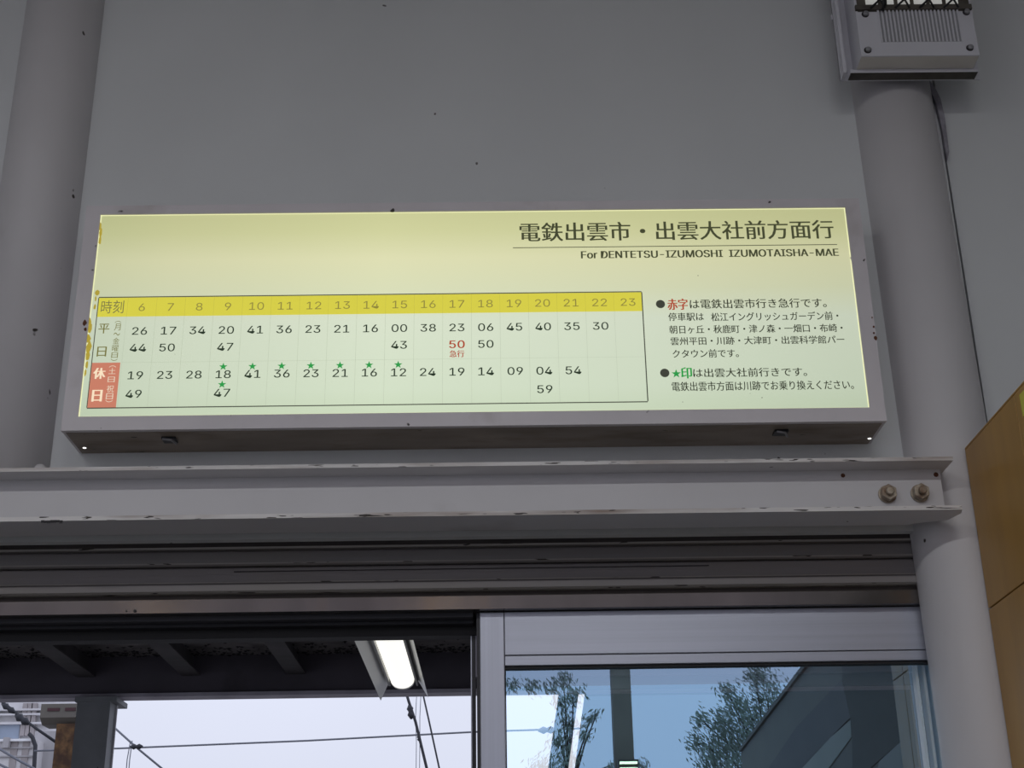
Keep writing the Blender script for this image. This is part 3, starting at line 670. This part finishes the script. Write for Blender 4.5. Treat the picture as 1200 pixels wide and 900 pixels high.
def Z5(pts): return [(780+x/3.53, 770+y/3.53) for x,y in pts]
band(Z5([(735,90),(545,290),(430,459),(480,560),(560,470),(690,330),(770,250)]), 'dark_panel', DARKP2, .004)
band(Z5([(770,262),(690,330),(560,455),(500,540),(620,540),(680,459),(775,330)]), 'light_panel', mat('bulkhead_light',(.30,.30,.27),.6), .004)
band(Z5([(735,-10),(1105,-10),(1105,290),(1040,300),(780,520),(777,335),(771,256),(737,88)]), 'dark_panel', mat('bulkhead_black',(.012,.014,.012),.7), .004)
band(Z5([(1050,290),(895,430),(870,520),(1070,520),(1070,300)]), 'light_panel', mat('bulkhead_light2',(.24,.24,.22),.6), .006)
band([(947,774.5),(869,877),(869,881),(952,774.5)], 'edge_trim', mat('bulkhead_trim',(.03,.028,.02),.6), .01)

# warm bulbs hanging in the hall
for px,py,lb in ((181,716,'left'),(520,708,'right')):
    p = at(px,py,3.1); y = .072-3.1
    t = thing('pendant_bulb', 'warm bulb hanging in the hall, the %s of two' % lb, 'lamp', (p.x,y,p.z))
    MB().tube([(p.x,y,p.z-.02),(p.x,y,p.z-.012),(p.x,y,p.z),(p.x,y,p.z+.012),(p.x,y,p.z+.03)], [.008,.016,.02,.016,.009], 12).build('bulb', WARM, t)
    MB().tube([(p.x,y,p.z+.03),(p.x,y,3.9)], .004, 6).build('cord', GASK, t)

# trees in the street, mirrored in the door glass
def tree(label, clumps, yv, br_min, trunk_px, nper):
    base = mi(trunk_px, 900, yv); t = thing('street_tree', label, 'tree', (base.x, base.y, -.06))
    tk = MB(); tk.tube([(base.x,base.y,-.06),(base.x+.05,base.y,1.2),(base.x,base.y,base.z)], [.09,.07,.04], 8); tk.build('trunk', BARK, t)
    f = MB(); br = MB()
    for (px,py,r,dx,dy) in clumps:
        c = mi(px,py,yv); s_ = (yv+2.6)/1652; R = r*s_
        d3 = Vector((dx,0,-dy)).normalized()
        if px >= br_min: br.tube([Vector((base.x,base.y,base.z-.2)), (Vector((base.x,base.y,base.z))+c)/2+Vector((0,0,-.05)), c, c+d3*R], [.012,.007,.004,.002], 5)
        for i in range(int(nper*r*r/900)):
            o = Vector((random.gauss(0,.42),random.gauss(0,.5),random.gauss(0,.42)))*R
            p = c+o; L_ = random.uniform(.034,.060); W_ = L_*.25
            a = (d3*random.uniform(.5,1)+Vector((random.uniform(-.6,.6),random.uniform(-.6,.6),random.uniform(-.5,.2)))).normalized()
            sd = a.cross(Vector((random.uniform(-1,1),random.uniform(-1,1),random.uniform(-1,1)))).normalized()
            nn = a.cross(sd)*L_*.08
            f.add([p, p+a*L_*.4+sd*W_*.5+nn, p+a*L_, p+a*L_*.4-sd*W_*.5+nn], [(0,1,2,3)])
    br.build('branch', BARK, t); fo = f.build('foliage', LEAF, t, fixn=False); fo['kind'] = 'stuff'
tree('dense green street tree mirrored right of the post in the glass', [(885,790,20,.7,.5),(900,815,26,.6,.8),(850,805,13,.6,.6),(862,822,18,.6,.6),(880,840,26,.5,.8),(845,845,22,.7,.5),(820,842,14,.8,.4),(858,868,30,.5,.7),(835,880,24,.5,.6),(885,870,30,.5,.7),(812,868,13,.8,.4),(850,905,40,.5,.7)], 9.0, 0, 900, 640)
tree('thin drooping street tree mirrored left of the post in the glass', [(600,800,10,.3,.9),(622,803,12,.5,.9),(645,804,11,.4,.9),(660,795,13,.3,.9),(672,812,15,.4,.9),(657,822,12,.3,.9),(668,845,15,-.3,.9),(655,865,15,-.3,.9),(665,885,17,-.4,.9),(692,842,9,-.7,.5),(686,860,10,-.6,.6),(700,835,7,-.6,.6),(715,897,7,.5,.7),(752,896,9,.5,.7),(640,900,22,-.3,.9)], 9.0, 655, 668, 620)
